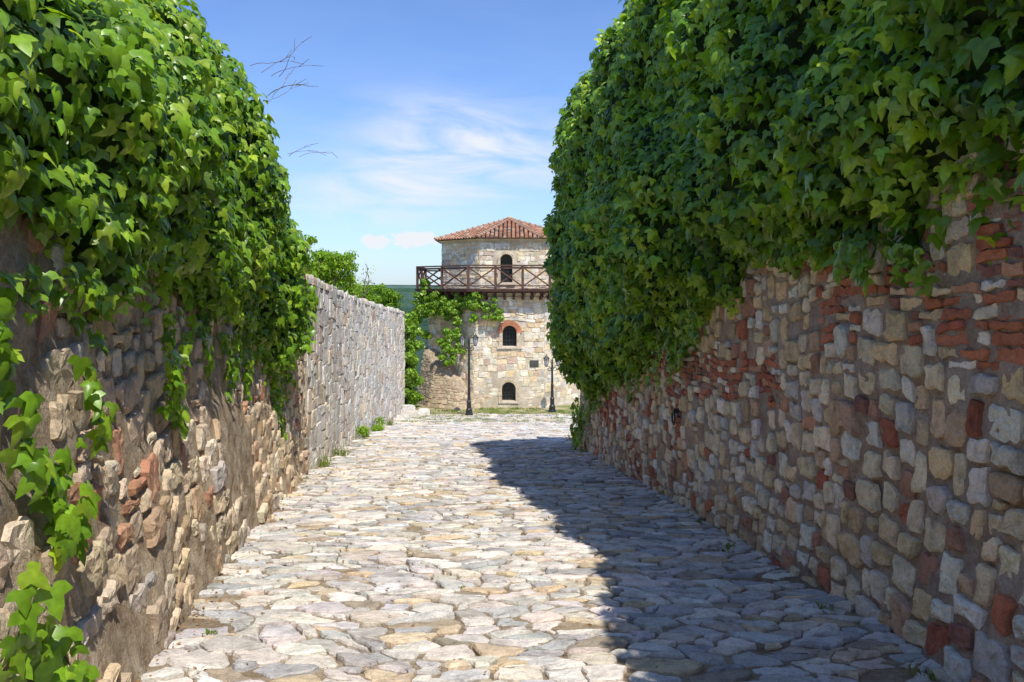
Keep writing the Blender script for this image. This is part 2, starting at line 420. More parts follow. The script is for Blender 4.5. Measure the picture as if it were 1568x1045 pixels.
def leafcol(n,bright):
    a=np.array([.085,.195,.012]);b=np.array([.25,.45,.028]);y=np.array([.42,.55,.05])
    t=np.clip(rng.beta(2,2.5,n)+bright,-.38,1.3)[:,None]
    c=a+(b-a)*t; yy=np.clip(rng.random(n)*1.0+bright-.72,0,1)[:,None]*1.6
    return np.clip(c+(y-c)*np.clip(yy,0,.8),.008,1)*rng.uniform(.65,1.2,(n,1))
def curtain(name,side,y0,y1,wall,front,bottom,ridge,back,dens,sz,seed,pexp=.6,amp=(.22,.08),thmax=120,wtop=2.5,endcap=None):
    ob=empty(name)
    yy=np.linspace(y0,y1,int((y1-y0)/.08)); th=np.radians(np.linspace(-88,thmax,150))
    Y,TH=np.meshgrid(yy,th,indexing='ij')
    W=wall(Y);Fr=front(Y);b=bottom(Y);r=ridge(Y)
    b=b+.16*vnoise(Y*1.9,0,0,seed+50)+.09*vnoise(Y*5,0,0,seed+51)
    cx=W+side*back; ax=np.abs(cx-Fr); zm=(b+r)/2;az=(r-b)/2
    if endcap is not None:
        e=endcap(Y); ax=ax*e; az=az*e
    c=np.cos(TH);s=np.sin(TH)
    X=cx-side*ax*np.sign(c)*np.abs(c)**pexp; Z=zm+az*np.sign(s)*np.abs(s)**pexp
    P=np.stack([X,Y,Z],-1)
    def normals(P):
        du=np.gradient(P,axis=0);dv=np.gradient(P,axis=1); n=np.cross(du,dv); n=nrm(n)
        out=np.stack([-side*np.ones_like(X)*np.cos(TH),np.zeros_like(X),np.sin(TH)],-1)
        sg=np.sign((n*out).sum(-1,keepdims=True)); sg[sg==0]=1; return n*sg
    n0=normals(P)
    d=amp[0]*fbm(X*1.2,Y*1.2,Z*1.4,seed,3)+amp[1]*fbm(X*4,Y*4,Z*4.5,seed+7,2)
    d=d*np.clip((Z-b)/.5+.35,.3,1)
    P=P+n0*d[...,None]; n=normals(P)
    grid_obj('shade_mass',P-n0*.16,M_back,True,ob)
    du=np.linalg.norm(P[1:,:-1]-P[:-1,:-1],axis=-1);dv=np.linalg.norm(P[:-1,1:]-P[:-1,:-1],axis=-1); area=du*dv
    Dn=dens(Y[:-1,:-1])*area; tot=Dn.sum(); k=int(tot)
    idx=rng.choice(Dn.size,size=k,p=(Dn/tot).ravel()); i,j=np.unravel_index(idx,Dn.shape)
    fu=rng.random((k,1));fv=rng.random((k,1))
    pt=P[i,j]*(1-fu)*(1-fv)+P[i+1,j]*fu*(1-fv)+P[i,j+1]*(1-fu)*fv+P[i+1,j+1]*fu*fv
    nn=n[i,j]
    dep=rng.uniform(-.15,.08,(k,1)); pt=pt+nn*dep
    keep=~(((pt[:,0]-wall(pt[:,1]))*side>.05)&(pt[:,2]<wtop))
    pt=pt[keep];nn=nn[keep];dep=dep[keep];k=len(pt)
    up=np.array([0,0,1.]); out=np.array([-side,0,0.])
    Nn=nn+.65*np.array(SUN)+rng.normal(0,.42,(k,3)); T=-up+.3*out+rng.normal(0,.30,(k,3))
    size=sz(pt[:,1])*rng.uniform(.5,1.25,k)
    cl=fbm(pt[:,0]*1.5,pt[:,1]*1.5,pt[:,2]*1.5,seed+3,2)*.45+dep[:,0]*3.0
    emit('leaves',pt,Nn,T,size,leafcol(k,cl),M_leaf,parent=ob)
    return ob
def strand_pts(p0,length,out,wob=.06,step=.045):
    pts=[];x,y,z=p0; k=int(length/step); ph=U(0,6);dy=U(-.25,.25)
    for i in range(k):
        pts.append((x+out*(.04+.03*math.sin(i*.5+ph)),y+dy*i*step+wob*math.sin(i*.23+ph),z-i*step))
    return pts
def tube(name,pts,r,mat,parent=None,taper=True):
    cu=bpy.data.curves.new(name,'CURVE'); cu.dimensions='3D'; cu.bevel_depth=r; cu.bevel_resolution=1
    for pp in pts:
        sp=cu.splines.new('POLY'); sp.points.add(len(pp)-1)
        for i,q in enumerate(pp): sp.points[i].co=(*q,1); sp.points[i].radius=1-.6*i/len(pp) if taper else 1
    cu.materials.append(mat); ob=bpy.data.objects.new(name,cu); link(ob); ob.parent=parent; return ob
def strands(parent,starts,out,szs,bright=.1):
    allp=[];P=[];S=[]
    for (p0,ln,s) in starts:
        pp=strand_pts(p0,ln,out); 
        if len(pp)<3: continue
        allp.append(pp)
        for q in pp:
            for _ in range(2):
                if R()<.8: P.append((q[0]+out*U(.0,.06),q[1]+U(-.08,.08),q[2]+U(-.03,.03))); S.append(s*U(.5,1.2))
    P=np.array(P);k=len(P)
    Nn=np.array([out*1.,-.35,.5])+rng.normal(0,.35,(k,3)); T=np.array([out*.2,0,-1.])+rng.normal(0,.45,(k,3))
    emit('strand_leaves',P,Nn,T,np.array(S),leafcol(k,np.full(k,bright)),M_leaf,parent=parent)
    tube('strand_stems',allp,.005,M_stem,parent)
# right ivy
br=([0,3,5,7.3,8.3,9.0,10.0,12,13,16,18,20,21],[1.75,1.74,1.78,1.98,1.98,1.6,1.3,.75,.4,-.1,-.7,-1.7,-2.2])
IR=curtain('ivy_on_rubble_wall',1,1.0,20.2,wr,
  interp([0,4,6,8,10,13,15.5,17.2,18.5,20,21],[2.35,2.30,2.20,1.95,1.70,1.50,1.25,.98,1.05,1.35,1.5]),
  interp(*br),
  interp([0,5,9,12,15,17.2,19,20,21],[5.0,5.3,6.1,6.6,6.7,5.9,4.6,3.8,3.2]),.5,
  lambda y: np.interp(y,[0,3,8,20],[250,290,220,140]), lambda y: np.interp(y,[0,8,20],[.105,.115,.145]),101,amp=(.31,.12),
  endcap=lambda y: np.sqrt(np.clip(1-((np.clip(y,18.3,30)-18.3)/2.0)**2,.02,1)))
st=[]
for _ in range(60):
    y=U(3,20.5); b=float(np.interp(y,*br))
    st.append(((float(wr(y))-U(.05,.2),y,b+.15),U(.12,.3) if y<9 else U(.3,.9),.105))
for y in (19.5,19.9,20.3,20.8,21.2): st.append(((float(wr(y))-U(.05,.3),y,-1.3),1.3,.13))
strands(IR,st,-1,.1)
# left ivy
bl=([0,2.5,4.1,5,6.2,8,10.5,12.8,14],[1.4,1.5,1.65,1.6,1.38,1.12,.75,.15,.9])
wlu=lambda y: wl(y)-.3*np.clip((13-np.asarray(y))/2,0,1)
IL=curtain('ivy_on_old_wall',-1,1.0,14.0,wlu,
  interp([0,2,4.5,6.5,9,11.3,13,14],[-1.62,-1.86,-2.24,-2.54,-2.94,-3.15,-3.36,-3.5]),
  interp(*bl), interp([0,4,6,8,9.5,11,12.5,13.5,14],[3.5,3.7,4.1,4.35,4.4,4.1,3.5,2.9,2.3]),.7,
  lambda y: np.interp(y,[0,3,8,14],[290,290,220,160]), lambda y: np.interp(y,[0,8,14],[.105,.112,.13]),202,pexp=.8,amp=(.19,.11),
  endcap=lambda y: np.sqrt(np.clip(1-((np.clip(y,12.7,30)-12.7)/1.4)**2,.02,1)))
st=[]
for _ in range(60):
    y=U(2.6,13.5); b=float(np.interp(y,*bl)); st.append(((float(wl(y))+float(batter(y,b))+U(-.04,.05),y,b+.15),abs(random.gauss(.1,.25))+.1,.10))
for y,z0,ln in ((3.35,1.2,.5),(3.5,1.0,.45),(3.45,.75,.25),(4.1,1.3,.45),(5.9,1.3,.6),(6.3,1.2,.7),(11.5,.7,1.6),(11.9,.5,1.3),(3.2,.25,.5),(3.1,.4,.7),(3.35,.1,.35),(3.3,.3,.45),(3.15,.2,.4),(3.6,.95,.5),(2.9,.6,.5),(8.2,1,.5),(9.6,.8,.5)):
    d=float(batter(y,z0)); st.append(((float(wl(y))+d+U(.06,.12),y,z0),ln,.115))
strands(IL,st,1,.2)
tw=[]
for (y,z,n) in ((9.6,4.0,4),(8.6,4.1,4),(11.4,3.6,3)):
    for _ in range(n):
        p=Vector((float(wl(y))+U(.1,.3),y+U(-.5,.5),z)); d=Vector((U(.3,.9),U(-.4,.4),U(.2,.8))).normalized(); l=[]
        for i in range(8):
            l.append(tuple(p)); p=p+d*U(.05,.09); d=(d+Vector((U(-.3,.3),U(-.3,.3),U(-.35,.2)))).normalized()
            if i in (4,6):
                q=p.copy(); e=(d+Vector((U(-.6,.6),U(-.6,.6),U(-.3,.6)))).normalized(); tw.append([tuple(q+e*.05*k) for k in range(4)])
        tw.append(l)
tube('bare_twigs',tw,.0035,M_stem,IL)
# ------------------------------------------------------------------ trees
def blob_leaves(parent,name,cens,n,size,bright,mat=None,kind='s',up=.4):
    P=[];NN=[]
    per=n//len(cens)
    for (c,r) in cens:
        d=nrm(rng.normal(0,1,(per,3))); rr=rng.random((per,1))**.45*r
        p=np.array(c)+d*rr*np.array([1,1,.75]); P.append(p); NN.append(d)
    P=np.concatenate(P);NN=np.concatenate(NN);k=len(P)
    emit(name,P,NN+np.array([0,0,up])+rng.normal(0,.5,(k,3)),np.array([0,0,-1.])+rng.normal(0,.6,(k,3)),rng.uniform(.6,1.3,k)*size,leafcol(k,bright+rng.normal(0,.15,k)),mat or M_tleaf,kind,parent)
def tree(name,x,y,ztop,rad,leaves=2500,size=.09,bright=.3,bare=False):
    e=empty(name); z0=float(gz(x,y)); H=ztop-z0; segs=[];cens=[]
    trunk=[(x+.1*math.sin(i),y,z0+H*.75*i/8) for i in range(9)]; segs.append(trunk)
    for b in range(16):
        k=U(.45,.78); s=Vector((x,y,z0+H*k)); a=U(0,6.28); tip=s+Vector((math.cos(a)*rad*U(.3,.9),math.sin(a)*rad*U(.3,.9),H*U(.08,.24)))
        tip.z=min(tip.z,ztop-.3)
        m=(s+tip)/2+Vector((0,0,-.1)); segs.append([tuple(s),tuple(m),tuple(tip)])
        cens.append((tuple(tip),rad*U(.25,.45))); cens.append((tuple(m),rad*U(.2,.35)))
        for _ in range(3):
            t2=tip+Vector((U(-.4,.4),U(-.4,.4),U(0,.6)))*rad*.6; segs.append([tuple(tip),tuple((tip+t2)/2+Vector((0,0,.05))),tuple(t2)]); 
            if not bare: cens.append((tuple(t2),rad*U(.12,.25)))
    tube('trunk_and_limbs',[segs[0]],.10,M_bark,e); tube('branches',segs[1:],.02 if not bare else .016,M_bark,e)
    blob_leaves(e,'crown_leaves',cens if not bare else cens[::3],leaves,size,bright)
    return e
tree('deciduous_tree',-5.55,23.0,3.0,1.15,11000,.08,.2)
tree('deciduous_tree',-5.75,20,2.7,.9,5000,.08,.2)
tree('shrub_tree',-6.75,30,2.0,1.3,10000,.10,.15)
tree('shrub_tree',-6.55,35,1.6,1.2,10000,.10,.05)
tree('shrub_tree',-8.2,34,2.3,1.5,9000,.11,.1)
tree('shrub_tree',-7.2,42,1.9,1.6,9000,.12,.0)
tree('bare_tree',-6.3,32.5,2.9,.9,250,.08,.3,True)
e=empty('climbing_hedge')
cens=[((-5.2+U(-.2,.35),U(39.3,41.5),z),U(.3,.42)) for z in np.linspace(-4.3,.2,34)]
blob_leaves(e,'leaves',cens,9000,.12,.1,M_leaf,'ivy'); tube('stem',[[(-5.4,40.3,-4.6),(-5.35,40.3,-2),(-5.4,40.3,0)]],.25,M_back,e,False)
hl=empty('distant_hills')
for (d,h0,amp,s) in ((330,-24,3,1),(700,-19,4,2),(1500,-9,7,3),(3200,12,10,4)):
    xs=np.linspace(-d*1.3,d*1.3,300); rows=np.linspace(0,1,24)
    P=np.zeros((len(xs),24,3)); P[...,0]=xs[:,None]; P[...,1]=d+rows[None]*d*.3
    top=h0+amp*fbm(xs/d*3+s*7,0,s,s,3)
    P[...,2]=-65+(top[:,None]+65)*np.sin(rows*math.pi/2)[None]+min(2.2,d*.002)*fbm(P[...,0]/d*110,P[...,1]/d*110,0,s,3)
    grid_obj('hill_ridge',P,M_hill,False,hl)
# ------------------------------------------------------------------ tower
TW=empty('stone_tower'); TC=(-.15,45.6); Z0=-4.7
def octo(ap,k): 
    a=math.radians(-90-22.5+45*k); r=ap/math.cos(math.radians(22.5)); return (TC[0]+r*math.cos(a),TC[1]+r*math.sin(a))
def prism(name,ap0,ap1,z0,z1,mat,parent=TW):
    v=[(*octo(ap0,k),z0) for k in range(8)]+[(*octo(ap1,k),z1) for k in range(8)]
    f=[(k,(k+1)%8,8+(k+1)%8,8+k) for k in range(8)]+[tuple(range(7,-1,-1)),tuple(range(8,16))]
    return mesh_obj(name,v,f,mat,parent=parent)
def arch_poly(cx,w,z0,z1,n=10):
    r=w/2; zs=z1-r; return [(cx-r,z0),(cx+r,z0)]+[(cx+r*math.cos(math.pi*i/n),zs+r*math.sin(math.pi*i/n)) for i in range(n+1)]
def arch_solid(name,cx,w,z0,z1,ya,yb):
    p=arch_poly(cx,w,z0,z1); n=len(p); v=[(x,ya,z) for x,z in p]+[(x,yb,z) for x,z in p]
    f=[tuple(range(n)),tuple(range(2*n-1,n-1,-1))]+[(i,n+i,n+(i+1)%n,(i+1)%n) for i in range(n)]
    ob=mesh_obj(name,v,f); bm=bmesh.new(); bm.from_mesh(ob.data); bmesh.ops.recalc_face_normals(bm,faces=bm.faces); bm.to_mesh(ob.data); bm.free(); return ob
def cut(ob,cutters):
    for c in cutters:
        m=ob.modifiers.new('b','BOOLEAN'); m.object=c; m.operation='DIFFERENCE'; m.solver='EXACT'
    dg=bpy.context.evaluated_depsgraph_get(); me=bpy.data.meshes.new_from_object(ob.evaluated_get(dg)); ob.modifiers.clear(); ob.data=me
    for c in cutters: bpy.data.objects.remove(c)
APU,APL=3.72,4.4; yU=TC[1]-APU; yL=TC[1]-APL
wins=[(yU,-.3+.0,.62,1.95,3.42),(yL,-.13,.72,-1.36,-.30),(yL,-.17,.7,-4.18,-3.22)]
up=prism('upper_body',APU,APU,1.4,4.12,M_morT); low=prism('lower_body',APL+.05,APL,Z0,1.4,M_morT)
cut(up,[arch_solid('c',wins[0][1],wins[0][2],wins[0][3],wins[0][4],yU-.5,yU+.45)])
cut(low,[arch_solid('c',w[1],w[2],w[3],w[4],yL-.5,yL+.45) for w in wins[1:]])
ttab=[(4,(.80,.69,.50)),(3,(.84,.76,.61)),(1.8,(.75,.58,.36)),(1.2,(.66,.60,.51)),(.6,(.66,.50,.36))]
A=Acc()
for ap,z0,z1 in ((APU,1.62,4.05),(APL+.02,Z0+.1,1.2)):
    for k in range(8):
        a=Vector((*octo(ap,k),0));b=Vector((*octo(ap,(k+1)%8),0)); Lf=(b-a).length; t=(b-a)/Lf; nn=Vector((t.y,-t.x,0))
        for p,_ in courses(0,Lf,z0,z1,(.16,.34),(.2,.6),.03,.025):
            p=[(min(max(x-.0,0),Lf),min(max(z,z0),z1)) for x,z in p]
            if max(q[0] for q in p)-min(q[0] for q in p)<.08 or max(q[1] for q in p)-min(q[1] for q in p)<.05: continue
            if k==0:
                bad=False
                for w in wins:
                    X0=w[1]-a.x
                    if (w[0]==yU)==(ap==APU) and min(q[0] for q in p)<X0+w[2]/2+.1 and max(q[0] for q in p)>X0-w[2]/2-.1 and min(q[1] for q in p)<w[4]+.12 and max(q[1] for q in p)>w[3]-.05: bad=True
                if bad: continue
            def Mt(u,v,h): q=a+t*u+nn*h; return (q.x,q.y,v)
            add_stone(A,p,Mt,U(.006,.016),U(.012,.038),vary(pick(ttab),.08),bev=.012,step=.3,jit=.008,hj=.006,tilt=.04,ch=.1,inner=False)
finish(A,'facing_stones',M_tow,TW)
A=Acc(); 
for wi,w in enumerate(wins):
    n=11;r0=w[2]/2+.01;r1=r0+(.16 if wi!=1 else .27);zs=w[4]-w[2]/2
    def Mf(u,v,h,w=w): return (u,w[0]-h-.05,v)
    for i in range(n):
        a0=math.pi*i/n;a1=math.pi*(i+1)/n
        p=[(w[1]+r*math.cos(a),zs+r*math.sin(a)) for r,a in ((r0,a0),(r1,a0),(r1,a1),(r0,a1))]
        add_stone(A,p,Mf,.004,.03,vary((.54,.23,.13) if wi==1 else (.66,.54,.38)),bev=.006,step=.3,jit=.002,hj=.002,tilt=.01,ch=.06,base=-.06,inner=False)
    z=w[3]
    while z<zs-.05:
        h=min(.24,zs-z)
        for s in (-1,1):
            xa=w[1]+s*r0;xb=w[1]+s*(r0+U(.14,.22)); p=[(min(xa,xb),z),(max(xa,xb),z),(max(xa,xb),z+h),(min(xa,xb),z+h)]
            add_stone(A,p,Mf,.004,.03,vary((.66,.54,.38)),bev=.006,step=.3,jit=.002,hj=.002,tilt=.01,ch=.06,base=-.06,inner=False)
        z+=h
    p=[(w[1]-r1,w[3]-.13),(w[1]+r1,w[3]-.13),(w[1]+r1,w[3]-.005),(w[1]-r1,w[3]-.005)]
    add_stone(A,p,Mf,.002,.06,vary((.70,.60,.46)),bev=.006,step=.5,jit=.001,hj=.001,tilt=.0,ch=.04,base=-.06,inner=False)
finish(A,'window_surrounds',M_tow,TW)
def box(bm,c,s,rot=None):
    r=bmesh.ops.create_cube(bm,size=1); 
    Mx=Matrix.Translation(c)@((rot.to_4x4()) if rot else Matrix.Identity(4))@Matrix.Diagonal((*s,1)); bmesh.ops.transform(bm,matrix=Mx,verts=r['verts'])
def bm_obj(bm,name,mat,parent=None,bev=0):
    me=bpy.data.meshes.new(name); bm.to_mesh(me); bm.free(); me.materials.append(mat); ob=bpy.data.objects.new(name,me); link(ob); ob.parent=parent
    if bev: m=ob.modifiers.new('bev','BEVEL'); m.width=bev; m.segments=2
    return ob
bm=bmesh.new(); bg=bmesh.new()
for wi,w in enumerate(wins):
    box(bg,(w[1],w[0]+.33,(w[3]+w[4])/2),(w[2]+.3,.03,w[4]-w[3]+.3))
    for i in ((-1,0,1) if wi else (0,)): box(bm,(w[1]+i*w[2]/4,w[0]+.22,(w[3]+w[4])/2),(.03,.03,w[4]-w[3]))
    z=w[3]+.1
    while z<w[4]-.1: box(bm,(w[1],w[0]+.245,z),(w[2]*.98,.018,.025)); z+=.2 if wi else .5
bm_obj(bg,'window_panes',M_glass,TW); bm_obj(bm,'window_bars',M_iron,TW)
prism('cornice',3.78,3.92,4.12,4.24,M_morT)
prism('deck_slab',5.1,5.15,1.46,1.60,M_wood)
prism('corbel_course',4.42,4.62,1.25,1.4,M_morT)
bm=bmesh.new()
def beam(bm,a,b,w,h):
    a=Vector(a);b=Vector(b); d=b-a; q=d.to_track_quat('X','Z').to_matrix(); box(bm,(a+b)/2,(d.length,w,h),q)
for k in range(8):
    a=Vector((*octo(5.02,k),0));b=Vector((*octo(5.02,(k+1)%8),0)); nb=3 if k%4==0 else 2
    ai=Vector((*octo(4.4,k),0));bi=Vector((*octo(4.4,(k+1)%8),0))
    for q in range(nb):
        p=a.lerp(b,q/nb);p2=a.lerp(b,(q+1)/nb)
        box(bm,(p.x,p.y,2.2),(.13,.13,1.25))
        e1=p.lerp(p2,.05);e2=p.lerp(p2,.95); zb,zt=1.78,2.66
        beam(bm,(e1.x,e1.y,zb),(e2.x,e2.y,zt),.05,.07); o=(b-a).normalized(); nn=Vector((o.y,-o.x,0))*.052
        beam(bm,(e1.x+nn.x,e1.y+nn.y,zt),(e2.x+nn.x,e2.y+nn.y,zb),.05,.07)
        beam(bm,(p.x,p.y,1.76),(p2.x,p2.y,1.76),.07,.06)
    beam(bm,(a.x,a.y,2.80),(b.x,b.y,2.80),.16,.07); beam(bm,(a.x,a.y,2.68),(b.x,b.y,2.68),.07,.09)
    for q in range(8):
        p=a.lerp(b,(q+.5)/8);pi=ai.lerp(bi,(q+.5)/8); beam(bm,(pi.x,pi.y,1.385),(p.x,p.y,1.385),.12,.14)
        pj=pi.lerp(p,.55); beam(bm,(pi.x,pi.y,1.10),(pj.x,pj.y,1.27),.12,.16)
bm_obj(bm,'timber_balcony',M_wood,TW)
prism('roof_deck',4.0,.25,4.24,5.42,M_tile)
v=[];f=[];cc=[]
def tile(p0,p1,side,nrm_,w,col):
    b=len(v); n=5
    for e,p in enumerate((p0,p1)):
        ww=w*(1.0 if e==0 else .8)
        for i in range(n+1):
            a=math.pi*i/n; q=p+side*(math.cos(a)*ww/2)+nrm_*(math.sin(a)*ww*.42+.02+(.03 if e==0 else 0)); v.append(tuple(q)); cc.append(col)
    for i in range(n): f.append((b+i,b+i+1,b+n+2+i,b+n+1+i))
    f.append(tuple(range(b,b+n+1)))
tt=[(4,(.46,.22,.13)),(3,(.54,.31,.19)),(2,(.36,.19,.13)),(1.5,(.56,.43,.31)),(1,(.25,.17,.14))]
apx=Vector((TC[0],TC[1],5.5))
for k in range(8):
    a=Vector((*octo(4.08,k),4.22));b=Vector((*octo(4.08,(k+1)%8),4.22)); s=(b-a).normalized(); mid=(a+b)/2; upv=(apx-mid); Ls=upv.length; upv.normalize(); nv=s.cross(upv).normalized()
    if nv.z<0: nv=-nv
    hw=(b-a).length/2; ncol=15
    for i in range(ncol):
        x=-hw+(i+.5)*2*hw/ncol; lim=(1-abs(x)/hw)*Ls; tpos=0
        while tpos<lim-.05:
            t1=min(tpos+.36,lim+.05); tile(mid+s*(x+U(-.012,.012))+upv*tpos,mid+s*x+upv*t1,s,nv,.2,pick(tt)); tpos+=.3
    hd=(apx-a); Lh=hd.length; hd.normalize(); sd=hd.cross(Vector((0,0,1))).normalized(); nh=sd.cross(hd).normalized(); tpos=0
    if nh.z<0: nh=-nh
    while tpos<Lh: tile(a+hd*tpos+nh*.06,a+hd*(tpos+.38)+nh*.06,sd,nh,.26,vary((.42,.26,.18))); tpos+=.33
mesh_obj('roof_tiles',v,f,M_tile,cc,parent=TW)
bm=bmesh.new()
for (z,r0,r1,h) in ((5.5,.28,.2,.16),(5.62,.12,.19,.1),(5.72,.19,.06,.12)):
    bmesh.ops.create_cone(bm,cap_ends=True,segments=12,radius1=r0,radius2=r1,depth=h,matrix=Matrix.Translation((TC[0],TC[1],z)))
bm_obj(bm,'roof_finial',M_morT,TW)
bm=bmesh.new(); box(bm,(1.15,yL-.07,-2.25),(.46,.05,.34)); box(bm,(1.15,yL-.10,-2.25),(.38,.02,.26)); pq=bm_obj(bm,'wall_plaque',M_plaq,TW,.01)
# battered buttress
A=Acc(); 
pl=[(-5.3,45.5),(-5.25,43),(-4.4,41.2),(-2.9,40.3),(-1.6,40.7)]
tops=[-1.6,-1.7,-2.4,-3.5,-4.1]
PL=empty('battered_stone_buttress'); nseg=40
pts=[];tp=[]
for i in range(nseg+1):
    t=i/nseg*(len(pl)-1);k=min(int(t),len(pl)-2);q=t-k
    pts.append(Vector(pl[k]).lerp(Vector(pl[k+1]),q)); tp.append(tops[k]*(1-q)+tops[k+1]*q)
G=np.zeros((nseg+1,14,3)); cen=Vector((-1.0,44.5))
for i in range(nseg+1):
    for j in range(12):
        s=j/11; z=-4.7+(tp[i]+4.7)*s; p=pts[i].lerp(cen,.12*s)
        G[i,j]=(p.x,p.y,z)
    p=pts[i].lerp(cen,.5); G[i,12]=(p.x,p.y,tp[i]+.15); G[i,13]=(p.x,p.y,-4.7)
grid_obj('core',G,M_morL,True,PL)
cum=[0]
for i in range(nseg): cum.append(cum[-1]+(pts[i+1]-pts[i]).length)
for p,_ in courses(0,cum[-1],-4.7,-1.5,(.12,.24),(.18,.4),.02,.02):
    u,z=cen_(p); tpz=float(np.interp(u,cum,tp))
    if z>tpz-.05 or u>cum[-1]-.1 or u<.1: continue
    def Mb(uu,vv,h):
        x=float(np.interp(uu,cum,[q.x for q in pts]));y=float(np.interp(uu,cum,[q.y for q in pts])); t_=float(np.interp(uu,cum,tp)); s=(vv+4.7)/(t_+4.7)
        q=Vector((x,y)).lerp(cen,.12*s); o=(q-cen).normalized()*h; return (q.x+o.x,q.y+o.y,vv)
    add_stone(A,p,Mb,.012,U(.02,.05),vary((.48,.38,.26),.25),bev=.015,step=.3,jit=.01,hj=.006,tilt=.08,ch=.15,inner=False)
finish(A,'buttress_stones',M_wallL,PL)
CP=empty('tower_climbing_plant')
cens=[]
for _ in range(48):
    t=R(); x=-5.2+t*3.4; yy=43.4-t*2.4 -.2; cens.append(((x,yy,U(.1,1.35) if t<.75 else U(.7,1.3)),U(.2,.42)))
for _ in range(14): cens.append(((-4.9+U(-.3,.3),43.1,U(-1.0,2.3)),U(.2,.38)))
for _ in range(16): cens.append(((U(-2.2,-.6),40.8,U(.0,1.2)),U(.12,.3)))
for _ in range(22): cens.append(((U(-3.7,-2.5),41.1,U(-2.3,-.5)),U(.15,.32)))
for _ in range(16): cens.append(((U(-3.3,-2.6),41.3,U(-1,1.)),U(.12,.25)))
blob_leaves(CP,'leaves',cens,14000,.13,.1,M_leaf,'ivy')
A=Acc(); FW=empty('courtyard_wall')
for p,_ in courses(2.5,11,-4.6,-1.6,(.16,.28),(.25,.5),.05,.02):
    if cen_(p)[1]>-1.7: continue
    add_stone(A,p,lambda u,v,h:(u,46-h,v),.012,.04,pick(ttab),bev=.012,step=.3,jit=.01,inner=False)
finish(A,'stones',M_tow,FW)
mesh_obj('core',[(2.5,46,-4.8),(11,46,-4.8),(11,46,-1.6),(2.5,46,-1.6),(2.5,46.5,-4.8),(11,46.5,-4.8),(11,46.5,-1.6),(2.5,46.5,-1.6)],[(0,1,2,3),(3,2,6,7),(1,5,6,2),(4,0,3,7),(5,4,7,6)],M_morT,parent=FW)
# ------------------------------------------------------------------ street lamps
def lathe(prof,seg=14):
    v=[];f=[]
    for (r,z) in prof:
        for i in range(seg): a=2*math.pi*i/seg; v.append((r*math.cos(a),r*math.sin(a),z))
    for k in range(len(prof)-1):
        for i in range(seg): j=(i+1)%seg; f.append((k*seg+i,k*seg+j,(k+1)*seg+j,(k+1)*seg+i))
    return v,f
def lamp(x,y,H,rot=0):
    e=empty('street_lamp'); z=float(gz(x,y))
    e.location=(x,y,z); e.rotation_euler=(0,0,rot)
    prof=[(.20,0),(.20,.08),(.16,.11),(.15,.3),(.11,.36),(.10,.62),(.12,.66),(.075,.74),(.065,1.3),(.085,1.34),(.06,1.4),(.05,H-.75),(.075,H-.72),(.05,H-.66),(.04,H-.35),(.06,H-.32),(.02,H-.22),(0.0,H-.12)]
    v,f=lathe(prof); mesh_obj('post',v,f,M_iron,parent=e)
    arms=[]
    bm=bmesh.new();bg=bmesh.new()
    for s in (-1,1):
        c=[]
        for i in range(13):
            t=i/12; c.append((s*(.04+.30*t),0,H-.75+.28*math.sin(t*math.pi*.5)+(-.12*t*t)))
        arms.append(c)
        arms.append([(s*(.06+.13*math.cos(a)+.07),0,H-.72+.08*math.sin(a)) for a in np.linspace(2,7.5,12)])
        lx=s*.34; zb=H-.60
        bmesh.ops.create_cone(bm,cap_ends=True,segments=6,radius1=.03,radius2=.07,depth=.06,matrix=Matrix.Translation((lx,0,zb+.03)))
        bmesh.ops.create_cone(bg,cap_ends=True,segments=6,radius1=.07,radius2=.135,depth=.34,matrix=Matrix.Translation((lx,0,zb+.23)))
        bmesh.ops.create_cone(bm,cap_ends=True,segments=6,radius1=.18,radius2=.05,depth=.14,matrix=Matrix.Translation((lx,0,zb+.47)))
        bmesh.ops.create_cone(bm,cap_ends=True,segments=8,radius1=.04,radius2=.0,depth=.12,matrix=Matrix.Translation((lx,0,zb+.59)))
        for q in range(6):
            a=q*math.pi/3; beam(bm,(lx+.072*math.cos(a),.072*math.sin(a),zb+.05),(lx+.14*math.cos(a),.14*math.sin(a),zb+.41),.018,.018)
    bm_obj(bm,'lantern_frames',M_iron,e); bm_obj(bg,'lantern_glass',M_lglass,e)
    tube('arms',arms,.017,M_iron,e,False)
lamp(-2.05,38.0,3.9,.5)
lamp(2.0,39.6,2.85,.5)
# ------------------------------------------------------------------ small stuff
bs=empty('stone_blocks'); A=Acc()
for (x,y,w,d,h) in ((-5.0,35.6,.9,.6,.22),(-4.6,36.9,.8,.5,.32),(-4.9,37.8,.7,.5,.5),(-4.2,38.2,.6,.4,.3),(-4.85,34.3,.5,.4,.16)):
    p=[(x-w/2,y-d/2),(x+w/2,y-d/2+.05),(x+w/2-.04,y+d/2),(x-w/2,y+d/2)]
    add_stone(A,p,lambda a,b,hh:(a,b,float(gz(a,b))+hh),.01,h,vary((.66,.62,.55)),bev=.05,step=.2,jit=.02,hj=.01,tilt=.03,ch=.12)
finish(A,'blocks',M_grey,bs)
bm=bmesh.new(); e=empty('iron_wall_ring'); ry=11.2;rx=float(wr(ry))-.09; rz=-.06
for i in range(20):
    a0=2*math.pi*i/20;a1=2*math.pi*(i+1)/20; beam(bm,(rx-.03,ry+.09*math.cos(a0),rz-.08+.09*math.sin(a0)),(rx-.03,ry+.09*math.cos(a1),rz-.08+.09*math.sin(a1)),.022,.022)
box(bm,(rx+.02,ry,rz+.02),(.1,.06,.06)); box(bm,(rx+.03,ry,rz+.0),(.03,.13,.13)); bm_obj(bm,'ring_and_plate',M_iron,e)
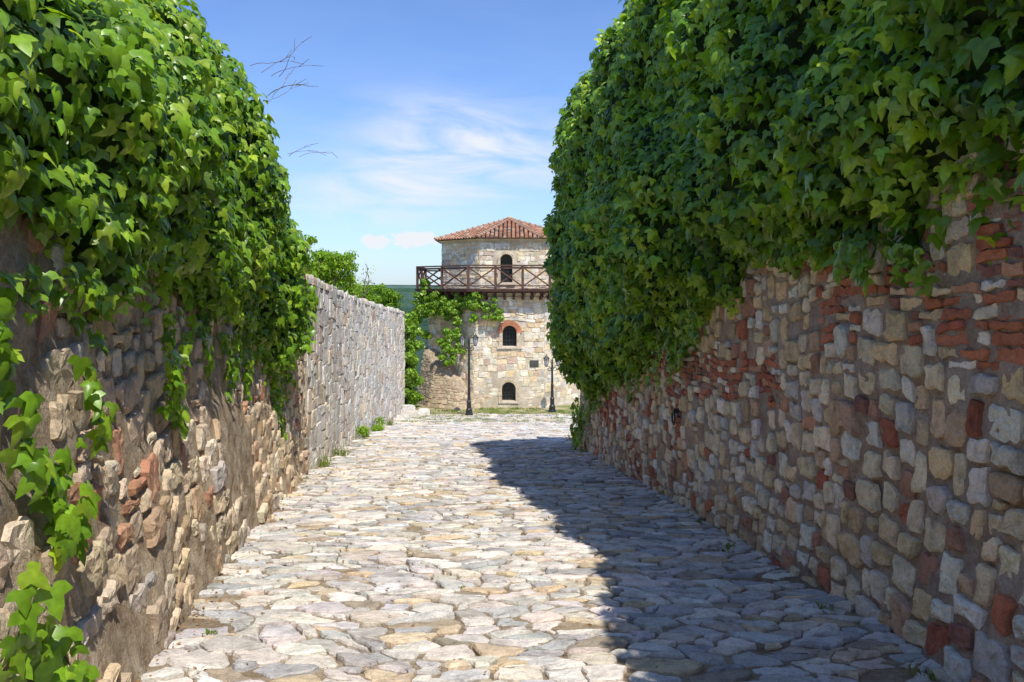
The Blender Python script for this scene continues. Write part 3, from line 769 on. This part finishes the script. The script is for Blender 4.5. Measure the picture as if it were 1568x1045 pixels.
def grass(parent,name,spots,kblade=26):
    v=[];f=[];c=[]
    for (x,y,r,hh) in spots:
        z=float(gz(x,y))
        for _ in range(int(kblade)):
            a=U(0,6.28);q=U(0,r);px=x+math.cos(a)*q;py=y+math.sin(a)*q; d=U(0,6.28);ln=hh*U(.5,1.2);lean=U(.1,.8)*ln; w=.006+.004*R()
            dx=math.cos(d);dy=math.sin(d); b=len(v); col=vary(random.choice([(.12,.22,.04),(.17,.26,.05),(.26,.28,.09)]))
            v+= [(px-dy*w,py+dx*w,z),(px+dy*w,py-dx*w,z),(px+dx*lean*.4+dy*w*.7,py+dy*lean*.4-dx*w*.7,z+ln*.65),(px+dx*lean*.4-dy*w*.7,py+dy*lean*.4+dx*w*.7,z+ln*.65),(px+dx*lean,py+dy*lean,z+ln)]
            c+=[col]*5; f+=[(b,b+1,b+2,b+3),(b+3,b+2,b+4)]
    mesh_obj(name,v,f,M_tleaf,c,parent=parent)
gr=empty('grass_tufts'); sp=[]
for _ in range(110):
    y=U(3,37); s=R()
    if s<.45: x=float(wl(y))+U(.05,.4)
    elif s<.8: x=float(wr(min(y,22)))-U(.03,.3)
    else: x=U(float(wl(y))+.4,float(wr(y))-.3)
    sp.append((x,y,U(.02,.07),U(.02,.055)))
for y in (16,18.5,24,27.5,28,31): sp+= [(float(wl(y))+U(.1,.3),y+U(-.2,.2),.15,U(.12,.3)) for _ in range(3)]
for _ in range(420): sp.append((U(-5,4.5),U(33,41),.25,U(.04,.12)))
sp+=[(2.1,7.9,.14,.08),(2.2,8.1,.1,.08),(2.3,5.9,.08,.07),(2.35,4.6,.12,.08)]
grass(gr,'blades',sp)
wd=empty('wall_foot_weeds'); cens=[((float(wl(y))+.22,y,float(gz(0,y))+U(.1,.4)),U(.12,.25)) for y in (27.4,27.8,28.3,23.5,24)]
cens+=[((1.85,21.0,-2.2),.3),((1.8,20.6,-2.1),.25),((1.75,21.5,-2.3),.25)]
blob_leaves(wd,'leaves',cens,1600,.06,.2)
k=520; yy=rng.uniform(2.8,16,k); sd=rng.random(k)<.6
xx=np.where(sd,wl(yy)+rng.gamma(1.2,.15,k)+.1,rng.uniform(-2,2.3,k)); P=np.stack([xx,yy,gz(0,yy)+.05],-1)
emit('fallen_leaves',P,np.array([0,0,1.])+rng.normal(0,.25,(k,3)),rng.normal(0,1,(k,3)),rng.uniform(.015,.04,k),np.array([.30,.17,.07])*rng.uniform(.6,1.4,(k,1)),M_tleaf,'s')
# ------------------------------------------------------------------ light
S=SUN
sun=bpy.data.lights.new('sun','SUN'); sun.energy=5; sun.angle=math.radians(.5); sun.color=(1,.95,.86)
so=bpy.data.objects.new('sun',sun); link(so); so.rotation_euler=S.to_track_quat('Z','Y').to_euler()
w=bpy.data.worlds.new('World'); scene.world=w; w.use_nodes=True; nt=w.node_tree; nt.nodes.clear(); L=nt.links
sky=nt.nodes.new('ShaderNodeTexSky'); sky.sky_type='NISHITA'; sky.sun_disc=False; sky.sun_elevation=math.asin(S.z); sky.sun_rotation=math.atan2(S.x,S.y)
sky.air_density=1.0; sky.dust_density=.3; sky.ozone_density=1.5
tc=nt.nodes.new('ShaderNodeTexCoord'); sx=nt.nodes.new('ShaderNodeSeparateXYZ'); L.new(tc.outputs['Generated'],sx.inputs[0])
def mth(op,a,b=None,c=None):
    m=nt.nodes.new('ShaderNodeMath'); m.operation=op
    for i,x in enumerate((a,b,c)):
        if x is None: continue
        if isinstance(x,(int,float)): m.inputs[i].default_value=x
        else: L.new(x,m.inputs[i])
    return m.outputs[0]
yc=mth('MAXIMUM',mth('ABSOLUTE',sx.outputs['Y']),.05)
u_=mth('DIVIDE',sx.outputs['X'],yc); v_=mth('DIVIDE',sx.outputs['Z'],yc)
def gauss(cu,cv,su,sv,rot=0):
    du=mth('SUBTRACT',u_,cu);dv=mth('SUBTRACT',v_,cv); c,s=math.cos(rot),math.sin(rot)
    a=mth('DIVIDE',mth('ADD',mth('MULTIPLY',du,c),mth('MULTIPLY',dv,s)),su); b=mth('DIVIDE',mth('SUBTRACT',mth('MULTIPLY',dv,c),mth('MULTIPLY',du,s)),sv)
    return mth('EXPONENT',mth('MULTIPLY',mth('ADD',mth('MULTIPLY',a,a),mth('MULTIPLY',b,b)),-1.))
cb=nt.nodes.new('ShaderNodeCombineXYZ'); L.new(mth('ADD',mth('MULTIPLY',u_,4.),mth('MULTIPLY',v_,4.)),cb.inputs[0]); L.new(mth('MULTIPLY',v_,15.),cb.inputs[1])
n1=nt.nodes.new('ShaderNodeTexNoise'); n1.inputs['Scale'].default_value=1.6; n1.inputs['Detail'].default_value=8; n1.inputs['Roughness'].default_value=.55; n1.inputs['Distortion'].default_value=.6; L.new(cb.outputs[0],n1.inputs['Vector'])
cir=mth('MULTIPLY',ramp(nt,n1.outputs['Fac'],[(.34,0),(.62,1)]),mth('ADD',mth('ADD',gauss(-.05,.185,.13,.045,-.12),gauss(-.14,.125,.12,.04,.1)),.03))
cb2=nt.nodes.new('ShaderNodeCombineXYZ'); L.new(mth('MULTIPLY',u_,48.),cb2.inputs[0]); L.new(mth('MULTIPLY',v_,90.),cb2.inputs[1])
n2=nt.nodes.new('ShaderNodeTexNoise'); n2.inputs['Scale'].default_value=1.3; n2.inputs['Detail'].default_value=8; n2.inputs['Roughness'].default_value=.65; L.new(cb2.outputs[0],n2.inputs['Vector'])
cum_=mth('MAXIMUM',gauss(-.122,.060,.032,.011),mth('MAXIMUM',gauss(-.172,.057,.020,.010),gauss(.3,.05,.15,.015)))
cum_=ramp(nt,mth('ADD',cum_,mth('MULTIPLY',mth('SUBTRACT',n2.outputs['Fac'],.5),1.5)),[(.34,0),(.62,1)])
haze=mth('MULTIPLY',mth('EXPONENT',mth('MULTIPLY',mth('MAXIMUM',v_,0),-8.5)),.46)
skc=mix(nt,sky.outputs[0],(.80,1.0,1.38),1.0,'MULTIPLY')
skc=mix(nt,skc,(3.8,4.55,5.5),haze)
skc=mix(nt,skc,(6.3,6.5,6.8),mth('MINIMUM',mth('ADD',cir,cum_),.95))
bg=nt.nodes.new('ShaderNodeBackground'); bg.inputs[1].default_value=.14; L.new(skc,bg.inputs[0])
o=nt.nodes.new('ShaderNodeOutputWorld'); L.new(bg.outputs[0],o.inputs[0])
# ------------------------------------------------------------------ camera
cam=bpy.data.cameras.new('camera'); cam.lens=28.0; cam.sensor_width=36; cam.shift_y=-.0527; cam.clip_end=20000; cam.clip_start=.05
co_=bpy.data.objects.new('camera',cam); link(co_); co_.location=(0,0,1.7); co_.rotation_euler=(math.radians(90),0,0); scene.camera=co_
scene.view_settings.view_transform='Standard'; scene.view_settings.look='None'; scene.view_settings.exposure=0
